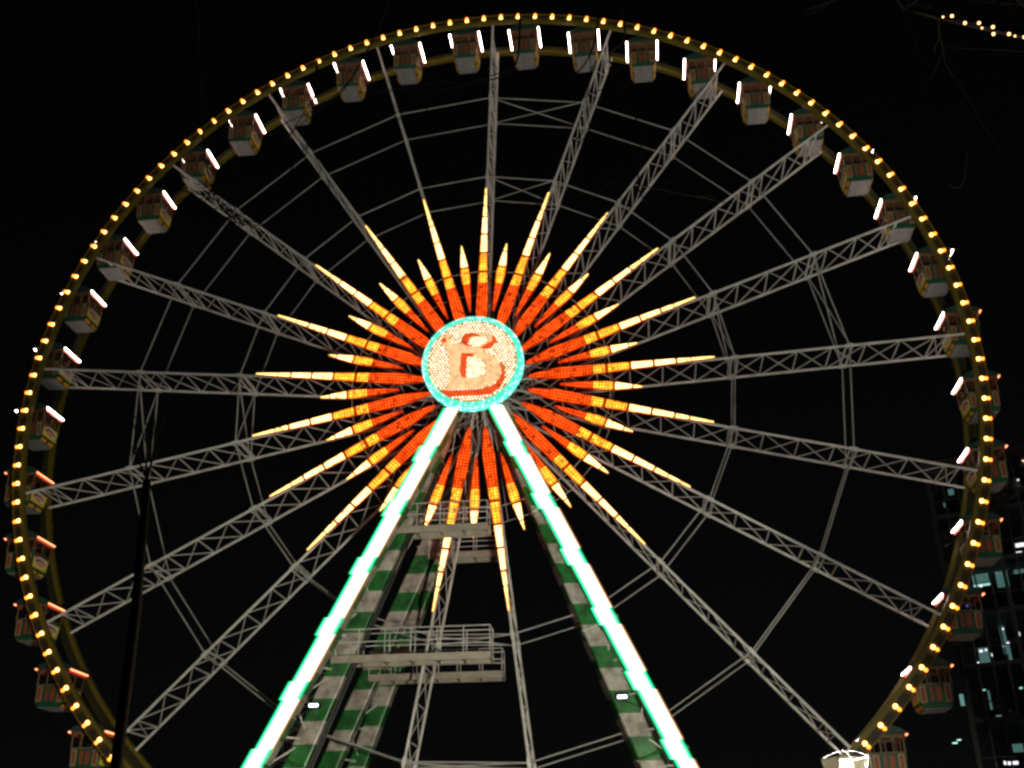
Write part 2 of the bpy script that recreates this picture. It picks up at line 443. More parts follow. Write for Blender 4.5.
# ring braces between neighbouring spokes; a few bays carry crossed rods
da = 2 * pi / N
def rod(name, y0, y1, r, rad, lift=0.0):
    b = MB(); b.tube((0, y0, r + lift), (sin(da) * r, y1, cos(da) * r + lift), rad, 6)
    return b.build(name, M['rod'], wheel)
for r in RINGS:
    src = [rod('ring_brace', y, y, r, .036) for y in (0, W)]
    xs = [rod('cross_rod', 0, W, r, .034), rod('cross_rod', W, 0, r, .034, .06)]
    for k in range(N):
        a = PH + da * k
        for o in src + (xs if k in (0, 4, 10, 15) else []):
            if k == 0: o.rotation_euler = (0, a, 0)
            else: rot_copy(o, wheel, a)
for y in (0, W):
    b = MB(); b.path([(sin(PH + da * k) * 6.95, y, cos(PH + da * k) * 6.95) for k in range(N + 1)], [.026] * (N + 1), 5)
    b.build('hub_ring', M['rod'], wheel)

# light rays of the star
def quadpoly(pts):        # [(r, halfwidth)...] -> outline in (x, z)
    return [(-h, r) for r, h in pts] + [(h, r) for r, h in reversed(pts)]
LONG = [(2.62, .03), (3.2, .16), (4.2, .295), (5.0, .275), (6.0, .24), (7.8, .185), (9.1, .15), (10.3, .11), (11.0, .075), (12.25, .03)]
SHORT = [(4.25, .02), (5.2, .12), (6.0, .19), (6.6, .225), (7.05, .20), (7.6, .14), (8.1, .07), (8.5, .02)]
def hw(tab, r):
    for (r0, h0), (r1, h1) in zip(tab, tab[1:]):
        if r0 <= r <= r1: return h0 + (h1 - h0) * (r - r0) / (r1 - r0)
def piece(tab, ra, rb, mat, parent, name, k=0.0):
    rs = [ra] + [r for r, _ in tab if ra < r < rb] + [rb]
    b = MB(); b.prism(quadpoly([(r, max(hw(tab, r) - k, .02)) for r in rs]), -0.335, -0.305)
    return b.build(name, mat, parent)
def ray(tab, segs):
    b = MB(); b.prism(quadpoly([(r, h + 0.030) for r, h in tab]), -0.30, -0.20)
    for rr in (tab[1][0] + .3, tab[-2][0] - .2): b.tube((0, -0.22, rr), (0, -0.02, rr), 0.03)
    base = b.build('light_ray', M['board'], wheel)
    for ra, rb, m, nm in segs: piece(tab, ra, rb, M[m], base, nm)
    return base
long_ray = ray(LONG, [(2.62, 5.98, 'red_panel', 'red_panel'), (6.0, 6.62, 'yellow_panel', 'yellow_panel'), (6.76, 7.84, 'yellow_panel', 'yellow_panel'),
                      (7.98, 9.06, 'white_panel', 'white_panel'), (9.19, 10.24, 'white_panel', 'white_panel'),
                      (10.36, 11.0, 'tip_panel', 'white_panel'), (11.08, 12.25, 'tip_panel', 'tip_panel')])
short_ray = ray(SHORT, [(4.25, 5.98, 'red_panel', 'red_panel'), (6.0, 6.98, 'yellow_panel', 'yellow_panel'), (7.11, 7.98, 'white_panel', 'white_panel'),
                        (8.06, 8.5, 'tip_panel', 'tip_panel')])
for k in range(N):
    for o, off in ((long_ray, 0), (short_ray, 0.5)):
        a = PH + 2 * pi * (k + off) / N
        if k == 0: o.rotation_euler = (0, a, 0)
        else: dup(o, wheel).rotation_euler = (0, a, 0)
hb = MB()
hb.tube((0, -0.15, 0), (0, 0.1, 0), 1.55, 40); hb.tube((0, W - 0.1, 0), (0, W + 0.15, 0), 1.55, 40); hb.tube((0, 0.1, 0), (0, W - 0.1, 0), 0.7, 32)
hb.build('hub_drum', M['drum'], wheel)
# thin tension cables round the hub
cb = MB()
for k in range(N):
    a = PH + 2 * pi * k / N
    for da in (0.5, -0.5):
        a2 = a + da * 2 * pi / N * 1.7
        cb.tube((sin(a) * 1.5, 0.05, cos(a) * 1.5), (sin(a2) * 6.9, W, cos(a2) * 6.9), 0.018, 4)
cb.build('tension_cables', M['rod'], wheel)

# ------------------------------------------------------------------ gondolas (hang free, so each is a thing)
def body_x(z): t = (z + 1.22) / -0.84; return .77 + (.70 - .77) * t
def body_y(z): t = (z + 1.22) / -0.84; return .82 + (.76 - .82) * t
def make_gondola(warm):      # warm: which of its two edge tubes (-1 left, 1 right) glow salmon
    root = empty('gondola', (0, 0, 0))
    # roof: an arched shell with closed gables
    b = MB(); n = 12; prof = [(-.92 + 1.84 * i / n) for i in range(n + 1)]
    zz = lambda x: -.37 + .33 * (1 - (x / .92) ** 2)
    outer = [(x, zz(x)) for x in prof]
    b.prism(outer + [(.92, -.42), (-.92, -.42)], -.96, .96)
    roof = b.build('roof', M['g_roof'], root, bevel=0.01)
    c = MB(); c.box((0, 0, -.445), (1.62, 1.72, .035)); c.build('ceiling', M['g_brown'], root)
    for sx in (-1, 1):
        t = MB(); t.box((sx * .835, 0, -.53), (.03, 1.78, .22)); t.build('roof_trim', M['g_trim'], roof)
        nt_ = MB(); nt_.tube((sx * .925, -.95, -.475), (sx * .925, .80, -.475), .033, 10)
        nt_.build('neon_tube', M['neon_salmon' if sx in warm else 'neon'], root, smooth=True)
    for sy in (-1, 1):
        f = MB(); y = sy * .80
        for x in (-.74, -.27, .27, .74):
            f.box((x, y, -.85), (.05, .05, .80))
        f.box((0, y, -.52), (1.53, .05, .10))
        # arched corners of the openings
        for x0, x1 in ((-.74, -.27), (-.27, .27), (.27, .74)):
            for xx, dx in ((x0, 1), (x1, -1)):
                f.prism([(xx + dx * .02, -.565), (xx + dx * .16, -.565), (xx + dx * .06, -.61), (xx + dx * .02, -.72)], y - .02, y + .02)
        f.box((0, y, -1.20), (1.56, .07, .045))
        f.build('window_frame', M['g_frame'] if sy < 0 else M['g_brown'], root)
    for sx in (-1, 1):
        f = MB(); f.box((sx * .76, 0, -1.20), (.06, 1.52, .045)); f.box((sx * .74, 0, -.85), (.05, .05, .78))
        f.build('side_post', M['g_brown'], root)
    # tub
    t = MB()
    q = lambda z, x, y: [(-x, -y, z), (x, -y, z), (x, y, z), (-x, y, z)]
    t.hexa(q(-2.06, .70, .76), q(-1.225, .77, .82))
    body = t.build('tub', M['g_green'], root, bevel=0.02)
    for x, wd, cream in ((-.55, .27, True), (-.17, .13, False), (.14, .22, False), (.53, .27, True)):
        p = MB()
        def slab(x0, x1, z0, z1, o0, o1):
            lo = [(x0, -body_y(z0) - o0, z0), (x1, -body_y(z0) - o0, z0), (x1, -body_y(z0) - o1, z0), (x0, -body_y(z0) - o1, z0)]
            hi = [(x0, -body_y(z1) - o0, z1), (x1, -body_y(z1) - o0, z1), (x1, -body_y(z1) - o1, z1), (x0, -body_y(z1) - o1, z1)]
            p.hexa(lo, hi)
        if cream:
            p.cur = 0; slab(x - wd / 2, x + wd / 2, -2.01, -1.27, -.005, .018)
            p.cur = 1; slab(x - wd / 2 + .055, x + wd / 2 - .055, -1.94, -1.34, .0, .030)
        else:
            p.cur = 1; slab(x - wd / 2, x + wd / 2, -1.95, -1.32, -.005, .02)
        p.build('front_panel', [M['g_cream'], M['g_red']], body)
    for sx in (-1, 1):      # painted emblem plate on each side
        p = MB()
        def sl(poly, o0, o1):
            vs = []
            for o_ in (o0, o1):
                for y_, z_ in poly: vs.append((sx * (body_x(z_) + o_), y_, z_))
            n_ = len(poly)
            p.add(vs, [tuple(range(n_)), tuple(range(2 * n_ - 1, n_ - 1, -1))] + [(i, n_ + i, n_ + (i + 1) % n_, (i + 1) % n_) for i in range(n_)])
        def ell(cy, cz, ry, rz, n_=20, a0=0, a1=2 * pi):
            return [(cy + ry * cos(a0 + (a1 - a0) * i / n_), cz + rz * sin(a0 + (a1 - a0) * i / n_)) for i in range(n_)]
        p.cur = 0; sl([(-.68, -1.95), (.68, -1.95), (.72, -1.34), (-.72, -1.34)], .002, .016)
        p.cur = 1; sl(ell(0, -1.60, .60, .27), .006, .026)
        p.cur = 2; sl([(-.55, -1.58), (-.3, -1.45), (.1, -1.47), (.45, -1.55), (.52, -1.66), (.2, -1.58), (-.2, -1.57), (-.5, -1.70)], .01, .036)
        p.cur = 3; sl(ell(-.05, -1.72, .34, .10), .012, .036)
        p.cur = 4; sl([(-.72, -1.35), (-.35, -1.35), (-.62, -1.55)], .008, .03)
        p.build('side_emblem', [M['g_yellow'], M['g_white'], M['g_purple'], M['g_orange'], M['g_trim']], body)
    # skirt with orange lozenges and pale floor underneath
    k = MB(); k.hexa(q(-2.25, .58, .72), q(-2.065, .70, .76)); base = k.build('skirt', M['g_green'], root)
    for sx in (-1, 1):
        for cy in (-.36, .36):
            z = MB()
            def pt(u, v, o_):    # u along y, v from bottom 0 to top 1
                x_ = .58 + .12 * v
                return (sx * (x_ + o_ * .92), u, -2.25 + .185 * v - o_ * .38)
            ring = [(cy - .28, .5), (cy - .2, .12), (cy + .2, .12), (cy + .28, .5), (cy + .2, .88), (cy - .2, .88)]
            vs = [pt(u, v, -.004) for u, v in ring] + [pt(u, v, .02) for u, v in ring]
            z.add(vs, [tuple(range(6)), tuple(range(11, 5, -1))] + [(i, 6 + i, 6 + (i + 1) % 6, (i + 1) % 6) for i in range(6)])
            z.build('lozenge_panel', M['g_orange'], base)
    fl = MB(); fl.box((0, 0, -2.266), (1.10, 1.40, .03))
    for cy in (-.25, .2): fl.box((0, cy, -2.289), (1.04, .04, .02))
    fl.build('floor', M['g_floor'], root)
    ax = MB(); ax.tube((0, -1.16, 0), (0, 1.16, 0), .06, 10)
    ax.build('axle', M['dark'], root)
    return root
ORD = ['', 'first', 'second', 'third', 'fourth', 'fifth', 'sixth', 'seventh', 'eighth', 'ninth', 'tenth']
def glabel(j):
    if j <= 9:
        if j < 3: return 'gondola with grey floor and two white neon edges, %s clockwise from the topmost spoke' % ORD[j + 1]
        return 'gondola with grey floor and bright left neon, %s clockwise from the topmost spoke' % ORD[j + 1]
    if j <= 15:
        i = 16 - j
        if i == 1: return 'lowest gondola on the right, red front panels, beside the lit street lantern'
        return 'gondola with red front panels on the right rim, %s upwards from the street lantern' % ORD[i]
    if j <= 30:
        i = j - 25
        if i == 1: return 'lowest gondola on the left, red front panels, behind the thin dark trunk'
        return 'gondola with salmon neon edge, %s upwards from the lowest one on the left' % ORD[i]
    if j >= 32:
        return 'gondola with grey floor and bright right neon, %s anticlockwise from the topmost spoke' % ORD[42 - j]
    return 'white neon gondola directly above the uppermost salmon neon one on the left rim'
proto = {}
for j in list(range(0, 16)) + list(range(26, 42)):
    a = PH + (j + 0.5) * 2 * pi / 42
    kind = (-1, 1) if 26 <= j <= 30 else ((1,) if 9 <= j <= 15 else ())
    if kind in proto: o = dup(proto[kind], None)
    else: o = proto[kind] = make_gondola(kind)
    o.location = (sin(a) * 25.17, W / 2, HZ + cos(a) * 25.17)
    o.rotation_euler = (0, radians(random.uniform(-2.2, 2.2)), 0)
    tag(o, glabel(j), 'gondola', 'gondolas hanging round the wheel rim')

# ------------------------------------------------------------------ support tower (does not turn)
tower = empty('support_tower', (0, 0, 0), 'green and white striped support legs with light strips, platforms and railings under the hub', 'support tower')
def P(fx, fy, d, sx): return Vector((sx * fx(d), fy(d), HZ - d))
LEGS = {'front': (lambda d: .466 * d, lambda d: -1.58 - .1 * d, .80, .74, 0.5),
        'inner': (lambda d: .42 + .38 * d, lambda d: -1.16 - .05 * d, 0.98, .74, 1.0),
        'mid':   (lambda d: .447 * d, lambda d: 4.0 + .05 * d, .95, .74, 0.8),
        'back':  (lambda d: .32 + .382 * d, lambda d: 5.0 + .1 * d, .9, .74, 1.2)}
legs = {}
for key, (fx, fy, wd, dp, d0) in LEGS.items():
    for sx in (-1, 1):
        b = MB(); b.beam(P(fx, fy, d0, sx), P(fx, fy, 28.0, sx), wd, dp)
        # flanges where the beam sections bolt together
        for d in (7.6, 13.4, 19.0, 24.6):
            p = P(fx, fy, d, sx); q = P(fx, fy, d + .16, sx); b.beam(p, q, wd + .14, dp + .14)
        mat = {'front': 'stripe0', 'inner': 'stripe1', 'mid': 'stripe2', 'back': 'stripe0'}[key]
        legs[key, sx] = b.build('leg', M[mat], tower, bevel=0.09)
axl = MB(); axl.tube((0, -2.35, 0), (0, W + 3.2, 0), .55, 32); ao = axl.build('axle', M['drum'], tower); ao.location = (0, 0, HZ)
# lattice between the paired legs
for sx in (-1, 1):
    for k1, k2 in (('front', 'inner'), ('mid', 'back')):
        b = MB(); d = 6.0; flip = False
        while d < 27:
            p = P(LEGS[k1][0], LEGS[k1][1], d, sx); q = P(LEGS[k2][0], LEGS[k2][1], d, sx)
            q2 = P(LEGS[k2][0], LEGS[k2][1], d + 1.5, sx); p2 = P(LEGS[k1][0], LEGS[k1][1], d + 1.5, sx)
            b.tube(p, q, .05, 6)
            b.tube(p if flip else q, q2 if flip else p2, .04, 6)
            flip = not flip; d += 1.5
        b.build('leg_lattice', M['truss'], tower)
    # two dark service pipes up the inner edge of the front pair
    b = MB(); fx, fy = LEGS['inner'][0], LEGS['inner'][1]
    for o_ in ((.60, .74) if sx < 0 else (-.60,)):
        b.tube(P(fx, fy, 5, sx) + Vector((-sx * o_, -.1, 0)), P(fx, fy, 28, sx) + Vector((-sx * o_, -.1, 0)), .055, 8)
    b.build('service_pipe', M['dark'], tower)
    # light strip: staggered lamp panels down the front face of the outer leg
    fx, fy, wd, dp, d0 = LEGS['front']
    b = MB(); d = 2.35; i = 0
    yf = lambda dd: fy(dd) - dp / 2
    while d < 27.6:
        white = i % 2 == 0
        ln = 2.05 if white else .78
        off = .07 if white else -.07
        def quad(x0, x1, da, db, y0, y1):
            v = []
            for dd in (da, db):
                c = fx(dd) * sx
                v.append([(c + x0, yf(dd) - y0, HZ - dd), (c + x1, yf(dd) - y0, HZ - dd), (c + x1, yf(dd) - y1, HZ - dd), (c + x0, yf(dd) - y1, HZ - dd)])
            b.hexa(v[0], v[1])
        # edge bands paint the lamps' green and amber halo; the lamps fill the middle
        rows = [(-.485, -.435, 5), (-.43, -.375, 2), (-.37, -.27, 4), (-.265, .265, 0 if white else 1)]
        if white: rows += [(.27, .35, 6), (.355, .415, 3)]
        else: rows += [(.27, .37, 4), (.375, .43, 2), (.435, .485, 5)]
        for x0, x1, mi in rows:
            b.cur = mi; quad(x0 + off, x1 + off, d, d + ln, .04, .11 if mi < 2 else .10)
        d += ln + .003; i += 1
    b.build('light_strip', [M['strip_core'], M['strip_mint'], M['strip_green_halo'], M['strip_amber_fringe'], M['strip_pale_halo'], M['strip_dim_halo'], M['strip_cream_fringe']], legs['front', sx])
    # flood lamp on a bracket half way down
    d = 17.1; p = P(LEGS['front'][0], LEGS['front'][1], d, sx) + Vector((-sx * 1.28, -.1, .35))
    b = MB(); b.box(p, (.5, .35, .24)); b.beam(p + Vector((0, 0, -.13)), p + Vector((sx * .95, .1, -.5)), .06, .06)
    fo = b.build('flood_lamp', M['dark'], tower, bevel=.03)
    b = MB(); b.box(p + Vector((0, -.185, -.03)), (.40, .02, .13)); b.build('lens', M['flood'], fo)
# platforms with railings
def platform(x0, x1, y, z, rail, depth=1.0):
    b = MB(); b.box(((x0 + x1) / 2, y, z), (x1 - x0, .10, .33)); b.box(((x0 + x1) / 2, y + depth, z), (x1 - x0, .10, .33))
    b.box(((x0 + x1) / 2, y + depth / 2, z + .15), (x1 - x0 - .02, depth - .10, .05))
    n = max(2, int((x1 - x0) / 1.1))
    for i in range(n + 1): b.box((x0 + .05 + (x1 - x0 - .1) * i / n, y + depth / 2, z - .08), (.07, depth - .11, .16))
    pl = b.build('platform', M['steel'], tower)
    r_ = MB()
    for yy in (y + .02, y + depth - .02):
        for i in range(n + 1):
            xx = x0 + .04 + (x1 - x0 - .08) * i / n
            r_.tube((xx, yy, z + .2), (xx, yy, z + .2 + rail), .022, 6)
        for h in (.5, 1.0): r_.tube((x0 + .04, yy, z + .2 + rail * h), (x1 - .04, yy, z + .2 + rail * h), .022, 6)
    for xx in (x0 + .04, x1 - .04):
        for h in (.5, 1.0): r_.tube((xx, y + .02, z + .2 + rail * h), (xx, y + depth - .02, z + .2 + rail * h), .022, 6)
    r_.build('railing', M['truss'], pl)
platform(-6.4, 0.92, -2.35, HZ - 14.60, 1.15)
platform(-6.25, 0.65, 3.9, HZ - 14.30, 1.1)
platform(-3.85, 0.75, -2.2, HZ - 8.55, 1.1)
platform(-3.3, 0.35, 3.9, HZ - 8.05, 1.05)

# ------------------------------------------------------------------ round sign on the end of the axle
sign = empty('round_sign', (0, -2.42, HZ), 'round sign with a cream and red letter B on bulbs inside a turquoise bulb ring', 'sign')
b = MB(); b.tube((0, .34, 0), (0, -.27, 0), 2.50, 72); b.build('sign_disc', M['turq_board'], sign)
b = MB(); b.tube((0, -.272, 0), (0, -.287, 0), 2.27, 64); b.build('bulb_board', M['field_glow'], sign)
def inpoly(x, z, poly):
    c = False; n = len(poly)
    for i in range(n):
        x0, z0 = poly[i]; x1, z1 = poly[i - 1]
        if (z0 > z) != (z1 > z) and x < (x1 - x0) * (z - z0) / (z1 - z0) + x0: c = not c
    return c
face = [(-1.67, -1.52), (-1.21, -1.45), (-1.12, -0.84), (-1.19, 0.34), (-1.32, 0.89), (-1.58, 0.91), (-1.54, 1.44), (-1.33, 1.61), (-1.05, 1.57), (-1.16, 1.25), (-1.05, 1.05), (-0.56, 0.97), (-0.57, 1.21), (-0.44, 1.5), (-0.05, 1.62), (0.38, 1.54), (0.81, 1.47), (1.18, 1.29), (1.31, 1.08), (1.03, 0.72), (0.67, 0.57), (0.53, 0.52), (0.99, 0.27), (1.38, -0.11), (1.49, -0.55), (1.38, -1.08), (1.03, -1.41), (0.54, -1.53), (-0.3, -1.55)]
c_low = [(-0.28, 0.16), (0.18, 0.21), (0.53, -0.02), (0.68, -0.38), (0.61, -0.76), (0.33, -1.01), (-0.23, -0.99)]
c_up = [(-0.15, 1.3), (0.17, 1.38), (0.6, 1.29), (0.81, 1.19), (0.71, 0.96), (0.39, 0.8), (-0.04, 0.8), (-0.19, 1.02)]
reds = [[(-1.63, -1.58), (-0.3, -1.63), (0.54, -1.61), (1.1, -1.45), (1.44, -1.09), (1.53, -0.55), (1.45, -0.16), (1.66, -0.56), (1.63, -1.18), (1.38, -1.62), (1.03, -1.87), (0.54, -1.96), (-1.2, -1.93)],
        [(-0.55, 0.45), (0.11, 0.39), (0.04, 0.18), (-0.25, 0.23), (-0.29, -0.97), (-0.52, -0.88), (-0.61, -0.56)],
        [(-0.53, 1.01), (-0.55, 1.29), (-0.39, 1.52), (0.02, 1.57), (0.38, 1.44), (0.42, 1.33), (0.03, 1.37), (-0.15, 1.26), (-0.18, 0.98), (-0.04, 0.8), (-0.33, 0.85)],
        [(1.03, 1.39), (1.21, 1.2), (1.26, 0.96), (1.03, 0.72), (0.67, 0.57), (0.39, 0.7), (0.74, 0.88), (1.03, 1.04)],
        [(-1.54, 1.32), (-1.38, 1.43), (-1.29, 1.14), (-1.55, 1.1)]]
b = MB(); b.prism(face, -.315, -.286); b.build('letter_face', M['letter'], sign)
b = MB()
for pl_ in reds: b.prism(pl_, -.335, -.290)
b.build('letter_shadow', M['shadow'], sign)
def small(b, x, y, z, r):   # small octagonal lamp
    b.add([(x + r * cos(k * pi / 3), y, z + r * sin(k * pi / 3)) for k in range(6)] + [(x, y - r * .8, z)] , [(k, (k + 1) % 6, 6) for k in range(6)])
b = MB(); pit = .155; row = 0; z = -2.4
while z < 2.4:
    x = -2.4 + (row % 2) * pit / 2
    while x < 2.4:
        if hypot(x, z) < 2.24 and not any(inpoly(x, z, q) for q in reds):
            inner = inpoly(x, z, c_low) or inpoly(x, z, c_up)
            if inner or not inpoly(x, z, face):
                small(b, x + random.uniform(-.012, .012), -.318 if inpoly(x, z, face) else -.288, z + random.uniform(-.012, .012), random.uniform(.046, .066))
        x += pit
    z += pit * .87; row += 1
tag(b.build('bulb_field', M['cream_bulb'], sign), kind='stuff')
b = MB()
for i in range(104):
    a = 2 * pi * i / 104
    b.cur = 1 if random.random() < .3 else 0
    small(b, sin(a) * 2.44, -.276, cos(a) * 2.44, .062)
    b.cur = 1 if random.random() < .3 else 0
    small(b, sin(a + .03) * 2.325, -.276, cos(a + .03) * 2.325, .058)
for i in range(112):        # lamps round the deep edge of the disc
    for q, yy in enumerate((-.19, -.05, .09, .23)):
        a = 2 * pi * (i + .5 * (q % 2)) / 112
        b.cur = 1 if random.random() < .35 else 0
        b.ball((sin(a) * 2.53, yy, cos(a) * 2.53), .066, 6, 4)
tag(b.build('bulb_border', [M['turq'], M['turq_pale']], sign), kind='stuff')

# ------------------------------------------------------------------ street lantern
LP = at_d(846, 766, 13.6)
lamp_post = empty('street_lamp', (LP.x, LP.y, 0), 'lit four-sided street lantern on a black post at the bottom right', 'street lamp')
zc = LP.z
def sq(h, z, rot=radians(20)): return [(h * cos(rot + pi / 4 + k * pi / 2) * sqrt(2), h * sin(rot + pi / 4 + k * pi / 2) * sqrt(2), z) for k in range(4)]
b = MB(); b.tube((0, 0, 0), (0, 0, .9), .11, 16, .08); b.tube((0, 0, .9), (0, 0, zc - .42), .055, 12, .045)
b.tube((0, 0, zc - .45), (0, 0, zc - .38), .09, 12); b.tube((0, 0, .88), (0, 0, .98), .11, 16)
b.build('post', M['iron'], lamp_post, smooth=False)
b = MB()
lo, hi = sq(.115, zc - .36), sq(.202, zc + .09)
for k in range(4):
    b.tube(lo[k], hi[k], .007, 6); b.tube(lo[k], lo[(k + 1) % 4], .011, 6); b.tube(hi[k], hi[(k + 1) % 4], .008, 6)
b.build('lantern_frame', M['soot'], lamp_post)
b = MB(); b.add(lo + hi, [(k, (k + 1) % 4, 4 + (k + 1) % 4, 4 + k) for k in range(4)])
b.build('lantern_glass', M['lantern_glass'], lamp_post)
b = MB(); rf = sq(.202, zc + .095); rt = sq(.035, zc + .17)
for k in range(4): b.tube(rf[k], rt[k], .004, 6)
b.tube((0, 0, zc + .165), (0, 0, zc + .20), .04, 12, .02); b.tube((0, 0, zc + .20), (0, 0, zc + .26), .008, 8, .003)
b.build('lantern_cap', M['soot'], lamp_post)
m_ = M['lantern_glass'].node_tree; ad = m_.nodes.new('ShaderNodeAddShader'); em = m_.nodes.new('ShaderNodeEmission')
em.inputs['Color'].default_value = (1.0, 0.82, 0.48, 1); em.inputs['Strength'].default_value = 0.22  # lamplight caught by the panes, put into the glass as a glow
ou = [n for n in m_.nodes if n.type == 'OUTPUT_MATERIAL'][0]; src_ = ou.inputs['Surface'].links[0].from_socket
m_.links.new(src_, ad.inputs[0]); m_.links.new(em.outputs[0], ad.inputs[1]); m_.links.new(ad.outputs[0], ou.inputs['Surface'])
M['lantern_bulb'] = lamp('lantern_bulb', (1.0, 0.86, 0.58), 60.0)
b = MB(); b.ball((0, 0, zc - .02), .075, 12, 8); b.tube((0, 0, zc - .38), (0, 0, zc - .12), .02, 8)
b.build('lantern_bulb', M['lantern_bulb'], lamp_post, smooth=True)
pl_ = bpy.data.lights.new('lantern_light', 'POINT'); pl_.energy = 230000; pl_.color = (1.0, 0.95, 0.84); pl_.shadow_soft_size = .08
po = bpy.data.objects.new('lantern_light', pl_); COL.objects.link(po); po.location = (LP.x, LP.y, zc - .02)
pl_.use_shadow = True

# ------------------------------------------------------------------ bare trees
def grow(b, p, d, r, ln, depth, rng, droop=0.0, kids=(2, 3)):
    pts = [p]; rad = [r]; n = 5
    for i in range(n):
        d = (d + Vector((rng.uniform(-.16, .16), rng.uniform(-.16, .16), rng.uniform(-.10, .12) - droop))).normalized()
        p = p + d * (ln / n); pts.append(p); rad.append(max(r * (1 - .5 * (i + 1) / n), .0035))
    b.path(pts, rad, 5 if depth > 1 else 4)
    if depth <= 0: return
    for k in range(rng.randint(*kids)):
        i = rng.randint(2, n); q = pts[i]
        dd = (pts[i] - pts[i - 1]).normalized()
        ax = Vector((rng.uniform(-1, 1), rng.uniform(-1, 1), rng.uniform(-.5, .8))).normalized()
        dd = (dd + ax * rng.uniform(.5, .9)).normalized()
        grow(b, q, dd, rad[i] * .72, ln * rng.uniform(.62, .85), depth - 1, rng, droop, kids)
    grow(b, pts[-1], d, rad[-1], ln * .72, depth - 1, rng, droop, kids)

# young tree whose thin dark trunk crosses the lower left of the wheel
D1 = 9.0
t0, t1, t2 = at_d(116, 768, D1), at_d(136, 610, D1 + .15), at_d(147, 480, D1 + .4)
dirn = (t1 - t0).normalized()
base = t0 - dirn * (t0.z / dirn.z)
tree = empty('bare_tree', (base.x, base.y, 0), 'bare young tree with thin dark trunk in front of the lower left spokes', 'tree', None)
off = Vector((base.x, base.y, 0))
b = MB(); b.path([base - off, (base + t0) / 2 - off, t0 - off, t1 - off, t2 - off], [.085, .06, .048, .043, .036], 8)
b.build('trunk', M['bark'], tree, smooth=True)
rng = random.Random(11)
b = MB()
for x, y in ((158, 440), (135, 430), (150, 400)):
    d = (at_d(x, y, D1 + .5) - at_d(147, 480, D1 + .4)).normalized()
    grow(b, t2 - off, d, .012, .35, 1, rng)
b.build('crown', M['bark'], tree)

# tree beyond the left edge whose limb passes above the picture and lets twigs hang down into it
D3 = 10.0
base3 = at_d(-230, 700, D3); base3 = Vector((base3.x, base3.y, 0))
tree3 = empty('bare_tree', base3, 'bare tree beyond the left edge with thin dark twigs hanging before the upper gondolas', 'tree')
b = MB(); tp = [at_d(x, y, D3) - base3 for x, y in ((-225, 400), (-190, 120))]
b.path([Vector((0, 0, 0)), tp[0], tp[1]], [.20, .15, .11], 10)
b.build('trunk', M['bark'], tree3, smooth=True)
b = MB()
tips = [[(-190, 120), (-60, -60), (120, -110), (320, -120), (520, -90), (700, -60)],
        [(120, -110), (190, -20), (200, 80), (205, 160), (222, 210)],
        [(320, -120), (316, -20), (318, 60), (308, 140), (300, 185)],
        [(400, -110), (392, -10), (352, 78), (318, 112)],
        [(520, -90), (520, 20), (512, 70), (468, 84), (440, 92)],
        [(600, -75), (625, 30), (610, 60), (640, 130), (638, 185), (648, 205)],
        [(560, -80), (596, -5), (590, 55), (556, 92)]]
for i, tpx in enumerate(tips):
    pts = [at_d(x, y, D3 + .12 * k * (1 if i % 2 else -1)) - base3 for k, (x, y) in enumerate(tpx)]
    r0 = .09 if i == 0 else .008
    rad = [r0 * (1 - .8 * k / (len(pts) - 1)) + .003 for k in range(len(pts))]
    b.path(pts, rad, 6, True)
    if i:
        for k in range(2, len(pts) - 1):
            d = (pts[k + 1] - pts[k]).normalized()
            ax = Vector((rng.uniform(-1, 1), rng.uniform(-1, 1), rng.uniform(-.6, .6)))
            grow(b, pts[k], (d + ax * .7).normalized(), .0055, rng.uniform(.4, .8), 1, rng)
for _ in range(22):      # a tight bunch of twigs
    p = at_d(rng.uniform(200, 236), rng.uniform(192, 218), D3 - .3) - base3
    grow(b, p, Vector((rng.uniform(-1, 1), rng.uniform(-.5, .5), rng.uniform(-.6, 1))).normalized(), .0045, .24, 1, rng)
b.build('crown', M['bark'], tree3)

# tree outside the right edge: one long branch with drooping twigs reaches into the frame
D2 = 13.0
end = at_d(1075, 60, D2)
base2 = at_d(1240, 768, D2); base2 = Vector((base2.x, base2.y, 0))
tree2 = empty('bare_tree', base2, 'bare tree whose dark branch with lights hangs into the upper right corner', 'tree', None)
b = MB(); fork = at_d(1165, 330, D2)
b.path([Vector((0, 0, 0)), (fork - base2) * .5 + Vector((.1, 0, .3)), fork - base2], [.24, .19, .14], 10)
b.build('trunk', M['bark'], tree2, smooth=True)
b = MB()
br = [(1165, 330), (1120, 180), (1075, 60), (1030, 36), (985, 27), (940, 17), (905, 8), (880, -20)]
pts = [at_d(x, y, D2) - base2 for x, y in br]
b.path(pts, [.14, .10, .07, .05, .04, .032, .022, .012], 6)
for k in range(2, len(pts)):
    for _ in range(2):
        d = Vector((rng.uniform(-.5, .6), rng.uniform(-.8, .8), rng.uniform(-.2, 1))).normalized()
        grow(b, pts[k], d, .010, rng.uniform(.5, .9), 1, rng, .02)
for dp in ([(905, 8), (925, 70), (935, 130), (945, 180), (962, 185), (968, 150)], [(940, 17), (950, 60), (975, 110), (1000, 150)], [(880, -20), (868, 10), (876, 40)]):
    b.path([at_d(x, y, D2 - .2 * i) - base2 for i, (x, y) in enumerate(dp)], [.009 - .0012 * i for i in range(len(dp))], 4, True)
grow(b, pts[0], Vector((.35, .1, 1)).normalized(), .10, 1.6, 2, rng)
b.build('crown', M['bark'], tree2)
lights_px = [(943, 17), (952, 16), (965, 23), (979, 23), (982, 28), (993, 27), (993.5, 34), (1009, 34), (1015, 36), (1024.5, 37), (1034, 42)]
lp = [at_d(x, y, D2 - .12) for x, y in lights_px]
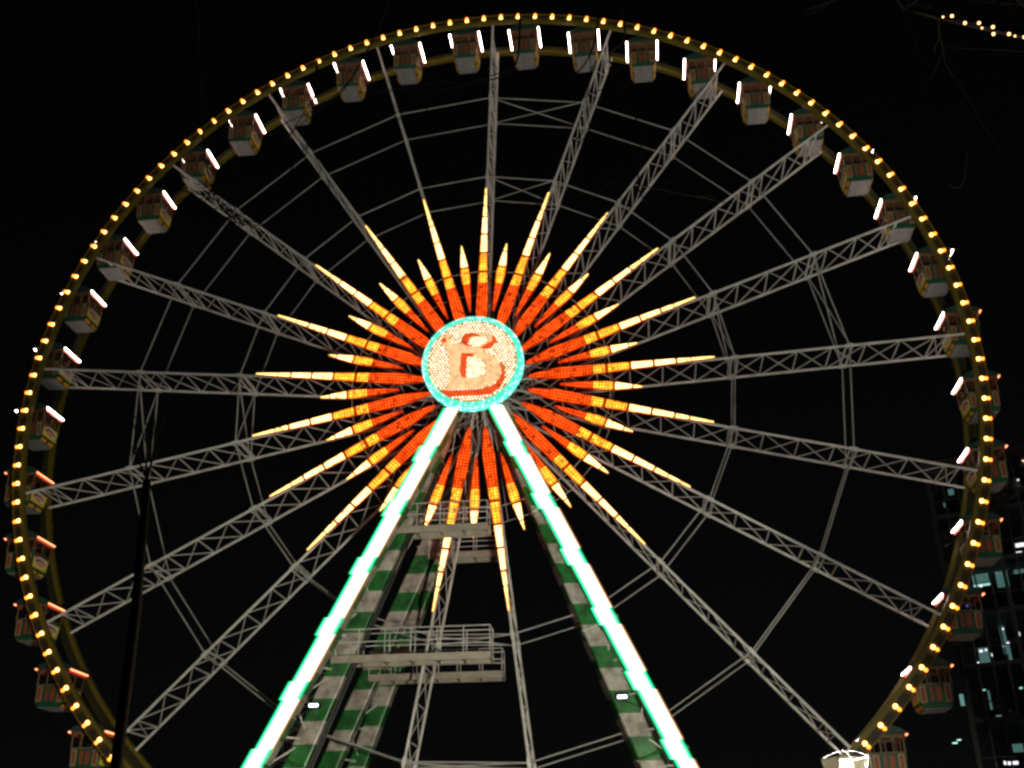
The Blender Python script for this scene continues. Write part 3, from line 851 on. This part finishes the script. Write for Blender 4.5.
sl = empty('string_lights', lp[0], 'string of small warm white lights along the dark branch in the top right corner', 'string lights')
b = MB(); b.path([p - lp[0] + Vector((0, .02, .02)) for p in lp], [.004] * len(lp), 4); b.build('cable', M['soot'], sl)
for i, p in enumerate(lp):
    b = MB(); b.ball((0, 0, 0), 0.016 if i % 4 else .010, 8, 6)
    o = b.build('bulb', M['tree_bulb'], sl, smooth=True); o.location = p - lp[0]

# ------------------------------------------------------------------ glass office block behind, on the right
BY = 24.0
BT = radians(24)
corner = at_y(950, 600, BY)
u_, n_ = Vector((cos(BT), -sin(BT), 0)), Vector((sin(BT), cos(BT), 0))
def at_f(x, y, dep=0.0):      # point on the facade (or dep metres behind it), in the building's own axes
    d = RIGHT * ((x - 512) / FOC) + UP * (-(y - 384) / FOC) + FWD
    o = corner + n_ * dep
    p = CAM + d * ((o - CAM).dot(n_) / d.dot(n_))
    return Vector(((p - corner).dot(u_), dep, p.z))
z_top = at_f(960, 446).z
bw, bd = 46.0, 18.0
blk = empty('office_building', (corner.x, corner.y, 0), 'dark glass office block with a mullion grid and scattered lit rooms behind the wheel', 'building')
blk.rotation_euler = (0, 0, -BT)
FL = 3.4; nfl = int(z_top / FL); H = nfl * FL
b = MB()
x = 0.0; i = 0
while x <= bw + .01:
    b.box((x, -.12, H / 2), (.09 if i % 4 else .22, .20, H)); x += .92; i += 1
for k in range(nfl + 1):
    b.box((bw / 2, -.10, k * FL), (bw, .16, .22)); 
    if k < nfl: b.box((bw / 2, -.08, k * FL + 1.1), (bw, .08, .08))
yy = 0.0
while yy <= bd:
    b.box((-.1, yy, H / 2), (.2, .12, H)); yy += 1.5
b.build('mullion_grid', M['facade'], blk)
b = MB()
for k in range(nfl + 1): b.box((bw / 2, bd / 2, k * FL), (bw - .1, bd - .1, .25))
b.box((bw / 2, bd - .2, H / 2), (bw - .2, .2, H - .3))
x = 5.0
while x < bw:
    b.box((x, bd / 2 + 2, H / 2), (.3, bd - 4.6, H - .4)); x += 7
b.build('floor_slabs', M['slab'], blk)
for k in range(nfl):
    b = MB(); z0, z1 = k * FL + .18, (k + 1) * FL - .18
    b.box((bw / 2, .03, (z0 + z1) / 2), (bw - .04, .012, z1 - z0)); b.build('window_band', M['pane'], blk)
b = MB(); b.box((bw / 2, bd / 2, H + .35), (bw + .6, bd + .6, .5)); b.build('roof', M['facade'], blk)
# ceiling lamps and dim self-glowing panels inside the rooms
rooms = [(982, 566, 15, 2.5, 'win_teal', 2.2), (982, 585, 17, 2.2, 'win_mint', 2.0), (980, 576, 17, 15, 'win_dim', 3.2), (1002, 578, 12, 20, 'win_dim', 3.2), (1019, 566, 12, 16, 'win_dim', 3.4), (1004, 640, 5, 30, 'win_dim', 4.4), (962, 700, 4, 12, 'win_dim', 4.4), (1000, 720, 6, 10, 'win_dim', 4.0), (1018, 748, 10, 8, 'win_dim', 4.0),
         (1020, 545, 9, 4, 'win_white', 1.4), (1019, 553, 6, 3, 'win_white', 1.6), (1001, 557, 5, 3, 'win_mint', .5),
         (981, 586, 2, 2, 'win_white', .5), (974, 604, 2.6, 2.6, 'win_blue', .4), (967, 606, 1.6, 1.6, 'win_blue', .4), (981, 651, 3.2, 2.2, 'win_white', .8), (986, 650, 2, 2, 'win_white', .8), (991, 655, 2.6, 3, 'win_white', .8),
         (978, 664, 2.6, 4, 'win_white', .8), (1004, 646, 2.4, 1.8, 'win_white', .8), (1008, 643, 2.4, 1.8, 'win_white', .8), (1003, 629, 1.6, 1.8, 'win_white', .8),
         (1019, 634, 1.8, 4, 'win_white', .8), (955, 743, 5, 1.0, 'win_teal', .6), (959, 740, 4, .9, 'win_teal', .6), (1013, 763, 10, 3, 'win_white', .9), (1005, 763, 2, 3.4, 'win_white', .8),
         (1021, 688, 3, 1.5, 'win_teal', .8), (984, 690, 3, 1.2, 'win_teal', .8), (948, 462, 5, 4, 'win_dim', .5), (951, 492, 6, 7, 'win_dim', .5), (945, 505, 3, 5, 'win_dim', .5),
         (1018, 480, 2, 1.4, 'win_white', .6), (990, 700, 2, 20, 'win_dim', 3.0), (1010, 655, 3, 26, 'win_dim', 3.0), (984, 655, 10, 18, 'win_dim', 4.2)]
px = (at_f(1001, 600) - at_f(1000, 600)).length
for (x, y, wx, wz, m, dep) in rooms:
    c = at_f(x, y, dep); s_ = px * (1 + dep / 85)
    b = MB(); b.box((0, 0, 0), (wx * s_, .06, wz * s_))
    o = b.build('ceiling_lamp' if m != 'win_dim' else 'dim_glow_panel', M[m], blk); o.location = c

# ------------------------------------------------------------------ render settings
sc.view_settings.view_transform = 'Standard'; sc.view_settings.look = 'None'
sc.view_settings.exposure = 0; sc.view_settings.gamma = 1
sc.cycles.use_denoising = True
sc.cycles.max_bounces = 6
sc.cycles.transparent_max_bounces = 12
sc.cycles.sample_clamp_indirect = 4
sc.cycles.filter_width = 2.7
